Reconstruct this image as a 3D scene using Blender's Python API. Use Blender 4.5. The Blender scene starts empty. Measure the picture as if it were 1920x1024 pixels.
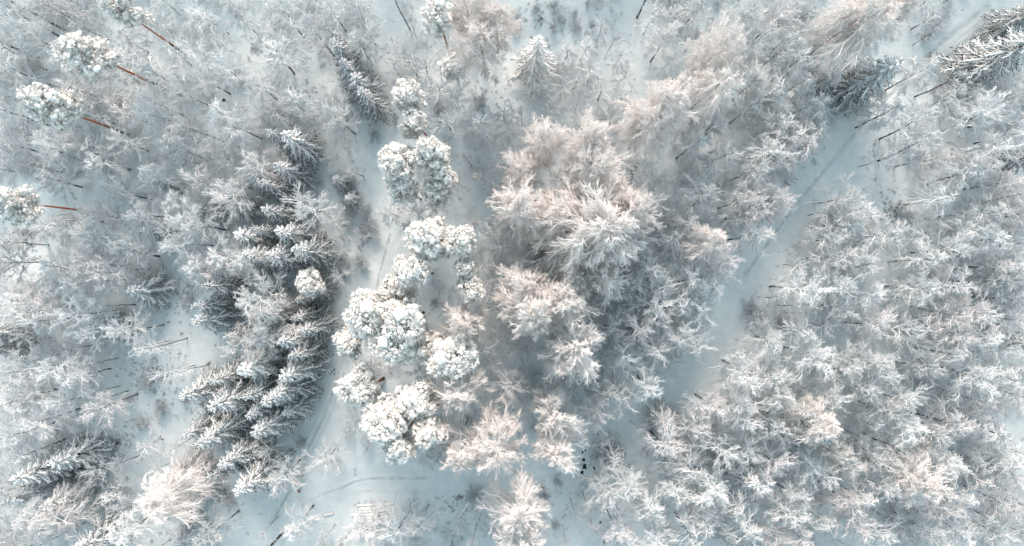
import bpy, math, random
import numpy as np
from mathutils import Vector
R_ = math.radians
# ------------------------------------------------------------------ camera, sky, sun, exposure
scene = bpy.context.scene
col = scene.collection
CAM_H = 100.0            # metres above the snow
PPM = 12.8               # photo pixels per metre on the ground (1920 px wide photo)
cam_d = bpy.data.cameras.new("camera"); cam = bpy.data.objects.new("camera", cam_d); col.objects.link(cam)
cam_d.sensor_width = 36.0; cam_d.lens = 24.0; cam_d.clip_end = 1000.0; cam_d.clip_start = 0.5
cam.location = (0, 0, CAM_H); cam.rotation_euler = (0, 0, 0)
scene.camera = cam
SUN_EL, SUN_AZ = 32.0, 355.0       # azimuth the light comes from, clockwise from +Y... see below
w = bpy.data.worlds.new("World"); scene.world = w; w.use_nodes = True
nt = w.node_tree; nt.nodes.clear()
out = nt.nodes.new('ShaderNodeOutputWorld'); bg = nt.nodes.new('ShaderNodeBackground')
sky = nt.nodes.new('ShaderNodeTexSky'); sky.sky_type = 'NISHITA'; sky.sun_disc = False
sky.sun_elevation = R_(SUN_EL); sky.sun_rotation = R_(SUN_AZ); sky.air_density = 1.0; sky.dust_density = 3.0; sky.ozone_density = 1.0
mx = nt.nodes.new('ShaderNodeMix'); mx.data_type = 'RGBA'; mx.inputs[0].default_value = 0.70
mx.inputs[7].default_value = (5.75, 7.6, 8.25, 1)      # thin high cloud veil
nt.links.new(sky.outputs[0], mx.inputs[6]); nt.links.new(mx.outputs[2], bg.inputs[0])
bg.inputs[1].default_value = 0.106
nt.links.new(bg.outputs[0], out.inputs[0])
sd = bpy.data.lights.new("sun", 'SUN'); sd.energy = 3.5; sd.angle = R_(28); sd.color = (1.0, 0.82, 0.72)
sun = bpy.data.objects.new("sun", sd); col.objects.link(sun)
az = R_(SUN_AZ); el = R_(SUN_EL)
sdir = Vector((math.sin(az) * math.cos(el), math.cos(az) * math.cos(el), math.sin(el)))
sun.rotation_euler = sdir.to_track_quat('Z', 'Y').to_euler(); sun.location = sdir * 300
vs = scene.view_settings; vs.view_transform = 'Standard'; vs.look = 'None'; vs.gamma = 1.0; vs.exposure = 0.58; vs.use_curve_mapping = False
scene.cycles.diffuse_bounces = 4; scene.cycles.max_bounces = 8

rng = np.random.default_rng(7)
random.seed(7)

# ------------------------------------------------------------------ helpers
def at(px, py, z=0.0):
    s = (CAM_H - z) / CAM_H / PPM
    return (px - 960.0) * s, (512.0 - py) * s

def vnoise(x, y, seed=0):
    x = np.asarray(x, float); y = np.asarray(y, float)
    xi = np.floor(x).astype(np.int64); yi = np.floor(y).astype(np.int64)
    fx = x - xi; fy = y - yi
    fx = fx * fx * (3 - 2 * fx); fy = fy * fy * (3 - 2 * fy)
    def h(a, b):
        n = (a * 374761393 + b * 668265263 + seed * 974634777) & 0x7fffffff
        n = ((n ^ (n >> 13)) * 1274126177) & 0x7fffffff
        return ((n ^ (n >> 16)) & 0xffff) / 65535.0
    return (h(xi, yi) * (1 - fx) * (1 - fy) + h(xi + 1, yi) * fx * (1 - fy)
            + h(xi, yi + 1) * (1 - fx) * fy + h(xi + 1, yi + 1) * fx * fy)

def seg_dist(x, y, pts):
    """distance (and side) of points to a polyline, metres"""
    d = np.full(np.shape(x), 1e9)
    for (ax, ay), (bx, by) in zip(pts[:-1], pts[1:]):
        vx, vy = bx - ax, by - ay
        L = vx * vx + vy * vy + 1e-9
        t = np.clip(((x - ax) * vx + (y - ay) * vy) / L, 0, 1)
        d = np.minimum(d, np.hypot(x - ax - t * vx, y - ay - t * vy))
    return d

def smooth_line(pts, n=6):
    """Catmull-Rom through pixel points -> ground metres"""
    P = [np.array(at(*p)) for p in pts]
    P = [2 * P[0] - P[1]] + P + [2 * P[-1] - P[-2]]
    o = []
    for i in range(1, len(P) - 2):
        for k in range(n):
            t = k / n
            a, b, c, d = P[i - 1], P[i], P[i + 1], P[i + 2]
            o.append(0.5 * (2 * b + (c - a) * t + (2 * a - 5 * b + 4 * c - d) * t * t + (3 * b - a - 3 * c + d) * t ** 3))
    o.append(P[-2])
    return [tuple(v) for v in o]

def mesh_np(name, V, F, mats, mi=None, smooth=True, attr=None):
    """V (n,3), F list of (m,k) face index arrays"""
    me = bpy.data.meshes.new(name)
    if not isinstance(F, list): F = [F]
    F = [f for f in F if len(f)]
    nl = sum(f.size for f in F); nf = sum(len(f) for f in F)
    me.vertices.add(len(V)); me.vertices.foreach_set('co', np.ascontiguousarray(V, dtype=np.float32).ravel())
    me.loops.add(nl); me.polygons.add(nf)
    me.loops.foreach_set('vertex_index', np.concatenate([f.ravel() for f in F]).astype(np.int32))
    tot = np.concatenate([np.full(len(f), f.shape[1]) for f in F])
    st = np.concatenate([[0], np.cumsum(tot)[:-1]])
    me.polygons.foreach_set('loop_start', st.astype(np.int32))
    try: me.polygons.foreach_set('loop_total', tot.astype(np.int32))
    except Exception: pass
    me.polygons.foreach_set('use_smooth', np.full(nf, smooth))
    for m in mats: me.materials.append(m)
    if mi is not None: me.polygons.foreach_set('material_index', np.asarray(mi, dtype=np.int32))
    if attr:
        for k, v in attr.items():
            a = me.attributes.new(k, 'FLOAT', 'POINT'); a.data.foreach_set('value', np.asarray(v, dtype=np.float32))
    me.update(calc_edges=True)
    return me

def obj(name, me, parent=None):
    o = bpy.data.objects.new(name, me); col.objects.link(o)
    if parent is not None: o.parent = parent
    return o

def tag(o, label=None, cat=None, group=None, kind=None):
    if label: o['label'] = label
    if cat: o['category'] = cat
    if group: o['group'] = group
    if kind: o['kind'] = kind
    return o

class Geo:
    """collects tubes and blobs as numpy arrays"""
    def __init__(self): self.V = []; self.F3 = []; self.F4 = []; self.m3 = []; self.m4 = []; self.n = 0
    def add(self, V, F, m=0):
        F = F + self.n
        (self.F3 if F.shape[1] == 3 else self.F4).append(F)
        (self.m3 if F.shape[1] == 3 else self.m4).append(np.full(len(F), m))
        self.V.append(V); self.n += len(V)
    def tubes(self, P, r, sides=3, m=0, flat=1.0, cap=False):
        """P (N,K,3) centre lines, r (N,K) radii"""
        N, K, _ = P.shape
        if N == 0: return
        T = np.gradient(P, axis=1)
        T /= np.linalg.norm(T, axis=2, keepdims=True) + 1e-9
        ref = np.zeros((N, 1, 3)); ref[..., 2] = 1.0
        steep = np.abs(T[:, :1, 2]) > 0.95
        ref[steep] = (1, 0, 0)
        U = np.cross(T, ref); U /= np.linalg.norm(U, axis=2, keepdims=True) + 1e-9
        W = np.cross(U, T)
        a = np.arange(sides) * 2 * math.pi / sides + math.pi / 2
        ring = (P[:, :, None, :] + r[:, :, None, None] * (np.cos(a)[None, None, :, None] * U[:, :, None, :]
                + flat * np.sin(a)[None, None, :, None] * W[:, :, None, :]))
        V = ring.reshape(-1, 3)
        i = np.arange(N)[:, None, None] * K * sides; k = np.arange(K - 1)[None, :, None] * sides; s = np.arange(sides)[None, None, :]
        s2 = (s + 1) % sides
        F = np.stack([i + k + s, i + k + s2, i + k + sides + s2, i + k + sides + s], axis=-1).reshape(-1, 4)
        self.add(V, F, m)
    def build(self, name, mats, smooth=True):
        V = np.concatenate(self.V)
        F = []; mi = []
        if self.F3: F.append(np.concatenate(self.F3)); mi.append(np.concatenate(self.m3))
        if self.F4: F.append(np.concatenate(self.F4)); mi.append(np.concatenate(self.m4))
        return mesh_np(name, V, F, mats, np.concatenate(mi), smooth)
    def arrays(self):
        V = np.concatenate(self.V)
        F3 = np.concatenate(self.F3) if self.F3 else np.zeros((0, 3), int)
        F4 = np.concatenate(self.F4) if self.F4 else np.zeros((0, 4), int)
        return V, F3, F4, (np.concatenate(self.m3) if self.m3 else np.zeros(0, int)), (np.concatenate(self.m4) if self.m4 else np.zeros(0, int))

def ico(sub):
    import bmesh
    bm = bmesh.new(); bmesh.ops.create_icosphere(bm, subdivisions=sub, radius=1.0)
    V = np.array([v.co[:] for v in bm.verts]); F = np.array([[v.index for v in f.verts] for f in bm.faces])
    bm.free(); return V, F
ICO1, ICO2 = ico(1), ico(2)

def blobs(g, C, r, rs, m=0, flat=0.75, jit=0.16, base=None):
    """craggy snow lumps: C (N,3) centres, r (N,) radii"""
    V0, F0 = base or ICO2
    N = len(C)
    if N == 0: return
    n = len(V0)
    q = rs.normal(size=(N, 4)); q /= np.linalg.norm(q, axis=1, keepdims=True)
    a, b, c, d = q.T
    M = np.stack([1 - 2 * (c * c + d * d), 2 * (b * c - d * a), 2 * (b * d + c * a),
                  2 * (b * c + d * a), 1 - 2 * (b * b + d * d), 2 * (c * d - b * a),
                  2 * (b * d - c * a), 2 * (c * d + b * a), 1 - 2 * (b * b + c * c)], axis=1).reshape(N, 3, 3)
    V = V0[None] * (1 + rs.normal(0, jit, (N, n, 1)))
    V = V * rs.uniform(0.7, 1.25, (N, 1, 3))
    V = np.einsum('nij,nkj->nki', M, V)
    V[..., 2] *= flat
    V = V * r[:, None, None] + C[:, None, :]
    F = (F0[None] + (np.arange(N) * n)[:, None, None]).reshape(-1, 3)
    g.add(V.reshape(-1, 3), F, m)

# ------------------------------------------------------------------ materials
def mat(name):
    m = bpy.data.materials.new(name); m.use_nodes = True
    n = m.node_tree.nodes; b = n['Principled BSDF']; b.inputs['Roughness'].default_value = 0.8
    b.inputs['Specular IOR Level'].default_value = 0.15
    return m, m.node_tree, b

def noise_node(nt, scale, coord='Object', detail=3):
    tc = nt.nodes.new('ShaderNodeTexCoord'); no = nt.nodes.new('ShaderNodeTexNoise')
    no.inputs['Scale'].default_value = scale; no.inputs['Detail'].default_value = detail
    nt.links.new(tc.outputs[coord], no.inputs['Vector']); return no

def ramp(nt, src, stops):
    r = nt.nodes.new('ShaderNodeValToRGB')
    e = r.color_ramp.elements
    while len(e) < len(stops): e.new(0.5)
    for el_, (p, c) in zip(e, stops): el_.position = p; el_.color = (*c, 1)
    nt.links.new(src, r.inputs[0]); return r.outputs[0]

def snowy(name, snow, base, lo, hi, nscale=6.0, namp=0.6, vary=0.10, rough=0.8):
    """snow or rime on faces whose normal points up, the bare colour elsewhere"""
    m, nt, b = mat(name)
    geo = nt.nodes.new('ShaderNodeNewGeometry'); sep = nt.nodes.new('ShaderNodeSeparateXYZ')
    nt.links.new(geo.outputs['Normal'], sep.inputs[0])
    no = noise_node(nt, nscale)
    ma = nt.nodes.new('ShaderNodeMath'); ma.operation = 'MULTIPLY_ADD'; ma.inputs[1].default_value = namp
    nt.links.new(no.outputs[0], ma.inputs[0]); nt.links.new(sep.outputs[2], ma.inputs[2])
    mr = nt.nodes.new('ShaderNodeMapRange'); mr.inputs[1].default_value = lo + namp * .5; mr.inputs[2].default_value = hi + namp * .5
    nt.links.new(ma.outputs[0], mr.inputs[0])
    mix = nt.nodes.new('ShaderNodeMix'); mix.data_type = 'RGBA'
    nt.links.new(mr.outputs[0], mix.inputs[0])
    mix.inputs[6].default_value = (*base, 1)
    oi = nt.nodes.new('ShaderNodeObjectInfo'); mp = nt.nodes.new('ShaderNodeMapRange')
    mp.inputs[3].default_value = 1 - vary; mp.inputs[4].default_value = 1.0
    nt.links.new(oi.outputs['Random'], mp.inputs[0])
    vm = nt.nodes.new('ShaderNodeVectorMath'); vm.operation = 'SCALE'; vm.inputs[0].default_value = snow
    nt.links.new(mp.outputs[0], vm.inputs['Scale']); nt.links.new(vm.outputs[0], mix.inputs[7])
    nt.links.new(mix.outputs[2], b.inputs['Base Color'])
    b.inputs['Roughness'].default_value = rough
    return m

M = {}
M['rime'] = snowy('cool_lit_rime_on_twigs', (0.87, 0.90, 0.91), (0.13, 0.12, 0.12), -1.3, -0.85, 5.0, 0.7, 0.22)  # cool light away from the sunny crowns is put into the rime colour
M['rime_mauve'] = snowy('greyer_rime_on_twigs', (0.88, 0.88, 0.895), (0.12, 0.105, 0.11), -1.25, -0.7, 5.0, 0.8, 0.25)
M['spruce_white'] = snowy('deep_snow_on_spruce_boughs', (0.90, 0.90, 0.895), (0.03, 0.045, 0.035), 0.0, 0.35, 4.0, 1.2, 0.1)
M['rime_thick_sunlit'] = snowy('sun_tinted_thick_rime', (0.97, 0.935, 0.915), (0.14, 0.10, 0.085), -1.3, -0.8, 4.0, 0.7, 0.08)  # warm sun on the tallest crowns is painted in as a cream tint
M['rime_thin'] = snowy('cool_lit_thin_rime', (0.78, 0.81, 0.83), (0.15, 0.14, 0.145), -1.15, -0.6, 5.0, 0.8, 0.12)  # colour carries the same cool light tint
M['spruce'] = snowy('snow_on_spruce_boughs', (0.86, 0.885, 0.90), (0.020, 0.034, 0.028), 0.42, 0.68, 4.0, 1.7, 0.18)
M['pine_snow'] = snowy('snow_lumps_on_pine', (0.95, 0.915, 0.88), (0.24, 0.22, 0.18), -0.95, -0.3, 3.0, 0.9, 0.06)  # sun warmth on the treetops is mixed into this snow colour
M['needles'] = snowy('frosted_pine_needles', (0.86, 0.85, 0.82), (0.07, 0.08, 0.05), -0.4, 0.4, 5.0, 1.2, 0.10)
m, t_, b = mat('pine_bark')
tc = t_.nodes.new('ShaderNodeTexCoord'); sp = t_.nodes.new('ShaderNodeSeparateXYZ'); t_.links.new(tc.outputs['Object'], sp.inputs[0])
mr = t_.nodes.new('ShaderNodeMapRange'); mr.inputs[1].default_value = 1; mr.inputs[2].default_value = 8; t_.links.new(sp.outputs[2], mr.inputs[0])
no = noise_node(t_, 6.0); ma = t_.nodes.new('ShaderNodeMath'); ma.operation = 'MULTIPLY_ADD'; ma.inputs[1].default_value = 0.5
t_.links.new(no.outputs[0], ma.inputs[0]); t_.links.new(mr.outputs[0], ma.inputs[2])
t_.links.new(ramp(t_, ma.outputs[0], [(0.2, (0.05, 0.035, 0.03)), (0.75, (0.20, 0.085, 0.045)), (1.0, (0.38, 0.15, 0.085))]), b.inputs['Base Color'])
M['pine_bark'] = m
M['bark'] = snowy('dark_frosted_bark', (0.82, 0.82, 0.83), (0.045, 0.035, 0.033), 0.0, 0.35, 2.5, 1.6, 0.2)
M['birch_bark'] = M['bark']
m, t_, b = mat('snow_ground')
at_ = t_.nodes.new('ShaderNodeAttribute'); at_.attribute_name = 'wear'
no = noise_node(t_, 0.9, 'Object', 6); no2 = noise_node(t_, 7.0, 'Object', 5)
base = ramp(t_, no.outputs[0], [(0.3, (0.68, 0.745, 0.76)), (0.7, (0.75, 0.80, 0.81))])  # skylight blue of shaded snow is painted into the ground tones
mix = t_.nodes.new('ShaderNodeMix'); mix.data_type = 'RGBA'; t_.links.new(base, mix.inputs[6]); mix.inputs[7].default_value = (0.40, 0.41, 0.42, 1)
t_.links.new(at_.outputs['Fac'], mix.inputs[0]); t_.links.new(mix.outputs[2], b.inputs['Base Color'])
bp = t_.nodes.new('ShaderNodeBump'); bp.inputs['Strength'].default_value = 0.5; bp.inputs['Distance'].default_value = 0.25
t_.links.new(no2.outputs[0], bp.inputs['Height']); t_.links.new(bp.outputs[0], b.inputs['Normal'])
M['ground'] = m
def plain(name, c, rough=0.6, nscale=8.0, amt=0.25):
    m, t_, b = mat(name)
    no = noise_node(t_, nscale)
    t_.links.new(ramp(t_, no.outputs[0], [(0.3, tuple(x * (1 - amt) for x in c)), (0.7, tuple(min(1, x * (1 + amt)) for x in c))]), b.inputs['Base Color'])
    b.inputs['Roughness'].default_value = rough; return m
M['water'] = plain('black_brook_water', (0.012, 0.014, 0.016), 0.12); 
M['litter'] = snowy('dark_heather_stalks', (0.7, 0.71, 0.73), (0.035, 0.03, 0.032), 0.35, 0.8, 6.0, 0.6, 0.0)
M['log'] = snowy('snow_on_felled_logs', (0.86, 0.87, 0.88), (0.05, 0.035, 0.028), -0.35, 0.0, 1.2, 0.45, 0.0)
M['log_end'] = plain('sawn_wood_end', (0.30, 0.20, 0.11), 0.8)

# ------------------------------------------------------------------ branching
def unit(v): return v / (np.linalg.norm(v, axis=-1, keepdims=True) + 1e-9)
def curve_pts(p0, d, L, g, K, rs, wig=0.06):
    t = np.linspace(0, 1, K)[None, :, None]
    P = p0[:, None, :] + d[:, None, :] * L[:, None, None] * t
    P[..., 2] += (g * L)[:, None] * t[..., 0] ** 2
    wv = rs.normal(0, 1, (len(p0), K, 3)) * (L[:, None, None] * wig) * t
    return P + wv
def sample(P, t):
    """position and tangent at parameter t (N,) on polylines (N,K,3)"""
    K = P.shape[1]; x = np.clip(t, 0, .9999) * (K - 1); i = x.astype(int); f = (x - i)[:, None]
    ar = np.arange(len(P)); a = P[ar, i]; b_ = P[ar, i + 1]
    return a * (1 - f) + b_ * f, unit(b_ - a)
def deflect(T, ang, rs):
    r = rs.normal(size=T.shape); p = unit(r - (r * T).sum(1, keepdims=True) * T)
    return unit(T * np.cos(ang)[:, None] + p * np.sin(ang)[:, None])
def children(P, n, t0, t1, ang, lenf, L, droop, K, rs, up=0.0, wig=0.06):
    N = len(P); idx = np.repeat(np.arange(N), n)
    t = rs.uniform(t0, t1, N * n)
    p, T = sample(P[idx], t)
    d = deflect(T, rs.uniform(ang[0], ang[1], N * n), rs)
    d[:, 2] += up; d = unit(d)
    L2 = L[idx] * lenf * (1.15 - 0.6 * t) * rs.uniform(0.6, 1.25, N * n)
    return curve_pts(p, d, L2, np.full(N * n, droop) * rs.uniform(.5, 1.5, N * n), K, rs, wig), L2

GIANT = 5
def deciduous(seed, h, R, n1=26, n2=9, n3=7, f0=0.34, el0=25, el1=72, droop=-0.12, rt=(0.05, 0.03, 0.022), lean=0.5, shape=1.0, lop=0.2, thick_trunk=0.16, stems=1):
    rs = np.random.default_rng(seed)
    trunks = Geo(); g = Geo()
    for s in range(stems):
        la = rs.uniform(0, 6.28); lv = np.array([math.cos(la), math.sin(la)]) * lean * rs.uniform(.4, 1) * (1 if stems == 1 else 2.2)
        z = np.linspace(-0.3, 0.97 * h, 9)
        TP = np.zeros((1, 9, 3)); TP[0, :, 2] = z; TP[0, :, :2] = (np.clip(z, 0, None)[:, None] / h) ** 1.6 * lv
        TP[0, 1:, :2] += np.cumsum(rs.normal(0, 0.05, (8, 2)), axis=0)
        rad = thick_trunk * (1.05 - z / h)[None] + 0.02
        trunks.tubes(TP, rad, 6)
        n = n1 // stems
        f = np.sort(rs.uniform(f0, 0.97, n)); f = f0 + (0.97 - f0) * ((f - f0) / (0.97 - f0)) ** 0.9
        a = np.arange(n) * 2.39996 + rs.uniform(-.5, .5, n)
        u = (f - f0) / (0.97 - f0)
        e = np.radians(el0 + (el1 - el0) * u ** 1.3 + rs.normal(0, 8, n))
        prof = (0.62 + 0.75 * np.sin(np.pi * np.clip(u * 0.8 + 0.18, 0, 1))) * shape
        L = R * prof * rs.uniform(.75, 1.15, n) * (1 + lop * np.cos(a - la))
        p0, _ = sample(np.repeat(TP, n, 0), f * 0.97 + 0.02)
        d = np.stack([np.cos(a) * np.cos(e), np.sin(a) * np.cos(e), np.sin(e)], 1)
        P1 = curve_pts(p0, d, L, np.full(n, droop) * rs.uniform(.4, 1.6, n), 6, rs, 0.05)
        g.tubes(P1, np.linspace(rt[0], rt[1], 6)[None] * rs.uniform(.8, 1.2, (n, 1)), 4)
        P2, L2 = children(P1, n2, 0.18, 1.0, (0.22, 0.75), 0.46, L, droop * 1.2, 4, rs, 0.05)
        g.tubes(P2, np.linspace(rt[1], rt[2], 4)[None] * np.ones((len(P2), 1)), 3)
        P3, L3 = children(P2, n3, 0.12, 1.0, (0.25, 0.85), 0.52, L2, droop * 1.5, 3, rs, 0.0, 0.1)
        g.tubes(P3, np.linspace(rt[2], rt[2] * 0.6, 3)[None] * np.ones((len(P3), 1)), 3)
    return trunks, g

def spruce(seed, h, R, whorls=15, per=7, tw=9):
    rs = np.random.default_rng(seed); tr = Geo(); g = Geo()
    z = np.linspace(-.3, h, 8); TP = np.zeros((1, 8, 3)); TP[0, :, 2] = z
    tr.tubes(TP, (0.17 * (1.02 - z / h) + .015)[None], 6)
    n = whorls * per
    u = (np.repeat(np.arange(whorls), per) + rs.uniform(-.35, .35, n)) / whorls       # 0 bottom .. 1 top
    u = np.clip(u, 0, 0.985)
    zz = h * (0.16 + 0.83 * u)
    a = np.tile(np.arange(per) * 2 * np.pi / per, whorls) + np.repeat(rs.uniform(0, 6.28, whorls), per) + rs.normal(0, .18, n)
    L = R * (1 - u) ** 0.95 * rs.uniform(.72, 1.22, n) + 0.2
    e = np.radians(-10 + 45 * u ** 3 + rs.normal(0, 6, n))
    p0 = np.stack([0 * zz, 0 * zz, zz], 1)
    d = np.stack([np.cos(a) * np.cos(e), np.sin(a) * np.cos(e), np.sin(e)], 1)
    P = curve_pts(p0, d, L, -0.22 + 0 * L, 6, rs, 0.02)
    lump = rs.uniform(.75, 1.3, (n, 6))
    g.tubes(P, np.array([.05, .085, .105, .11, .095, .045])[None] * lump * (0.55 + 0.25 * L[:, None]), 5, flat=0.8)
    # side fingers left and right, pointing outwards
    N = n * tw * 2; idx = np.repeat(np.arange(n), tw * 2)
    t = np.tile(np.repeat(np.linspace(.2, .97, tw), 2), n) + rs.normal(0, .03, N)
    sgn = np.tile([1, -1], n * tw)
    p, T = sample(P[idx], t)
    side = unit(np.cross(T, np.array([[0, 0, 1.0]]))) * sgn[:, None]
    ang = rs.uniform(.55, .95, N)[:, None]
    dd = unit(T * np.cos(ang) + side * np.sin(ang)); 
    L2 = L[idx] * (0.36 * (1.1 - t * 0.75)) * rs.uniform(.65, 1.15, N) + .08
    P2 = curve_pts(p, dd, L2, -0.28 + 0 * L2, 4, rs, 0.05)
    g.tubes(P2, np.array([.045, .06, .055, .02])[None] * rs.uniform(.65, 1.3, (N, 4)) * (0.6 + .32 * L[idx][:, None]), 4, flat=0.75)
    return tr, g

def pine(seed, h, R, clumps=20, per=26, fz=0.62, rough=1.0):
    rs = np.random.default_rng(seed); tr = Geo(); nd = Geo(); sn = Geo()
    z = np.linspace(-.3, h * 0.96, 10); TP = np.zeros((1, 10, 3)); TP[0, :, 2] = z
    lv = rs.normal(0, 0.35, 2); TP[0, :, :2] = (np.clip(z, 0, None)[:, None] / h) ** 1.5 * lv
    tr.tubes(TP, (0.19 * (1.08 - z / h) + .03)[None], 8)
    n = clumps
    u = np.sort(rs.uniform(0, 1, n)) ; a = np.arange(n) * 2.4 + rs.uniform(-.5, .5, n)
    prof = np.sin(np.pi * np.clip(0.22 + 0.70 * u, 0, 1)) ** 0.7
    rr = R * 0.74 * prof * np.sqrt(rs.uniform(.05, 1.0, n)) * (1 + 0.22 * np.cos(a - rs.uniform(0, 6)))
    zz = h * (fz + (1 - fz) * (0.12 + 0.88 * u) )
    C = np.stack([np.cos(a) * rr + lv[0], np.sin(a) * rr + lv[1], zz - 0.12 * rr], 1)
    # limbs from trunk to clump
    P0, _ = sample(np.repeat(TP, n, 0), np.clip((zz - 0.55 * rr - .4) / (h * .96), 0.3, .95))
    tt = np.linspace(0, 1, 5)[None, :, None]
    LP = P0[:, None] * (1 - tt) + C[:, None] * tt; LP[..., 2] -= 0.25 * np.sin(np.pi * tt[..., 0]) * rr[:, None] * .4
    nd.tubes(LP, np.linspace(.09, .04, 5)[None] * np.ones((n, 1)), 4, m=1)
    cr = rs.choice([.45, .6, .8, 1.15], n) * rs.uniform(.85, 1.15, n) * R / 3.0
    idx = np.repeat(np.arange(n), per)
    v = rs.normal(size=(n * per, 3)); v = unit(v) * rs.uniform(.35, 1, (n * per, 1)) ** .5
    v[:, 2] = v[:, 2] * 0.6 + 0.18
    BC = C[idx] + v * cr[idx][:, None] * np.array([1.0, 1.0, .8])
    br = np.clip(rs.lognormal(-1.95, .45, n * per), .05, .42)
    blobs(nd, BC, br, rs, m=2, flat=0.8, jit=0.2, base=ICO2)
    # frosted needle sprays all over each clump
    k = 120; idx = np.repeat(np.arange(n), k)
    v = unit(rs.normal(size=(n * k, 3))); v[:, 2] = v[:, 2] * .7 - .05
    p0 = C[idx] + v * (cr[idx] * rs.uniform(.45, .95, n * k))[:, None]
    d = unit(v + rs.normal(0, .5, v.shape))
    L = rs.uniform(.25, .62, n * k)
    P = curve_pts(p0, d, L, 0 * L, 3, rs, .05)
    nd.tubes(P, np.array([.03, .045, .015])[None] * np.ones((n * k, 1)), 4)
    return tr, nd, sn

def shrub(seed, h, R, stems=12, n2=6, n3=3, r=0.018):
    rs = np.random.default_rng(seed); g = Geo()
    a = rs.uniform(0, 6.28, stems); e = np.radians(rs.uniform(25, 82, stems))
    p0 = rs.normal(0, R * .18, (stems, 3)); p0[:, 2] = -0.1
    d = np.stack([np.cos(a) * np.cos(e), np.sin(a) * np.cos(e), np.sin(e)], 1)
    L = np.minimum(h / np.sin(e), R / np.maximum(np.cos(e), .05)) * rs.uniform(.7, 1.1, stems)
    P = curve_pts(p0, d, L, rs.uniform(-.3, .05, stems), 4, rs, .07)
    g.tubes(P, np.linspace(r * 1.5, r, 4)[None] * np.ones((stems, 1)), 3)
    P2, L2 = children(P, n2, .25, 1, (.35, .9), .42, L, -.1, 3, rs)
    g.tubes(P2, np.full((len(P2), 3), r), 3)
    if n3:
        P3, L3 = children(P2, n3, .2, 1, (.4, 1.0), .5, L2, -.1, 2, rs)
        g.tubes(P3, np.full((len(P3), 2), r * .8), 3)
    return g

# ------------------------------------------------------------------ ground, roads
LEFT_ROAD = smooth_line([(742, 205), (722, 270), (700, 330), (722, 400), (716, 480), (698, 560), (655, 650), (618, 750), (570, 865), (520, 965), (480, 1060)])
RIGHT_ROAD = smooth_line([(1980, -70), (1870, 15), (1740, 125), (1650, 215), (1570, 300), (1480, 405), (1400, 510), (1372, 600), (1300, 712), (1190, 775), (1080, 845), (960, 885), (830, 905), (700, 910), (610, 935), (525, 975)])
RUTS = [  # pixel polylines, half width m, depth m, wear
    ([(733, 440), (722, 480), (712, 520), (702, 575)], .16, .10, .55),
    ([(650, 655), (632, 712), (608, 775), (580, 835), (556, 892), (530, 945), (505, 985)], .22, .10, .30),
    ([(660, 655), (642, 712), (620, 775), (590, 835), (566, 885), (535, 950), (515, 985)], .18, .08, .22),
    ([(556, 892), (545, 918), (525, 950), (508, 985)], .16, .08, .40),
    ([(1855, 12), (1800, 55), (1737, 108)], .35, .07, .30),
    ([(1720, 125), (1660, 190), (1604, 250), (1555, 307), (1502, 372), (1440, 455), (1393, 520)], .22, .08, .42),
    ([(1650, 205), (1622, 230), (1575, 290), (1530, 335)], .2, .06, .15),
    ([(640, 916), (662, 906), (690, 899), (730, 897), (800, 895)], .16, .09, .45),
    ([(560, 952), (600, 930), (640, 914)], .14, .07, .25),
    ([(1192, 20), (1205, 70), (1212, 130)], .5, .06, .10),
    ([(985, 905), (1020, 895), (1050, 888)], .15, .06, .2),
    ([(655, 930), (690, 922), (745, 925), (800, 918)], .10, .05, .15), ([(990, 880), (1010, 850), (1040, 838)], .1, .05, .15),
    ([(1560, 345), (1610, 330), (1650, 350), (1660, 400)], .12, .06, .2), ([(1640, 290), (1642, 330), (1640, 370)], .12, .06, .25), ([(345, 600), (360, 640), (350, 700)], .12, .05, .12),
    ([(985, 60), (1020, 90), (1060, 70), (1100, 20)], .12, .05, .12), ([(1880, 20), (1800, 90), (1745, 150)], .2, .05, .15), ([(430, 950), (470, 965), (520, 955)], .12, .05, .12),
    ([(742, 868), (758, 882), (790, 886)], .12, .05, .12),
    ([(700, 880), (720, 886), (800, 882)], .12, .05, .12),
]
RUTM = [(smooth_line(p, 4), hw, dp, wr) for p, hw, dp, wr in RUTS]
def ground_z(x, y):
    z = 0.9 * (vnoise(x * .035, y * .035, 1) - .5) + 0.42 * (vnoise(x * .22, y * .22, 2) - .5) + .10 * (vnoise(x * .9, y * .9, 3) - .5) + .05 * (vnoise(x * 2.7, y * 2.7, 4) - .5)
    return z
def ruts(x, y):
    dz = np.zeros(np.shape(x)); wr = np.zeros(np.shape(x))
    for pts, hw, dp, ww in RUTM:
        P = np.array(pts); x0, y0 = P.min(0) - 1.2; x1, y1 = P.max(0) + 1.2
        k = (x > x0) & (x < x1) & (y > y0) & (y < y1)
        d = seg_dist(x[k], y[k], pts)
        step = 0.45 + 0.55 * (vnoise(x[k] * 2.3, y[k] * 2.3, 9) > .42)
        f = np.exp(-(d / hw) ** 2) * step
        dz[k] -= dp * f; dz[k] += dp * .35 * np.exp(-((d - 2 * hw) / hw) ** 2)
        wr[k] = np.maximum(wr[k], ww * f)
    return dz * 1.5, np.clip(wr * 1.5, 0, .85)
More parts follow.
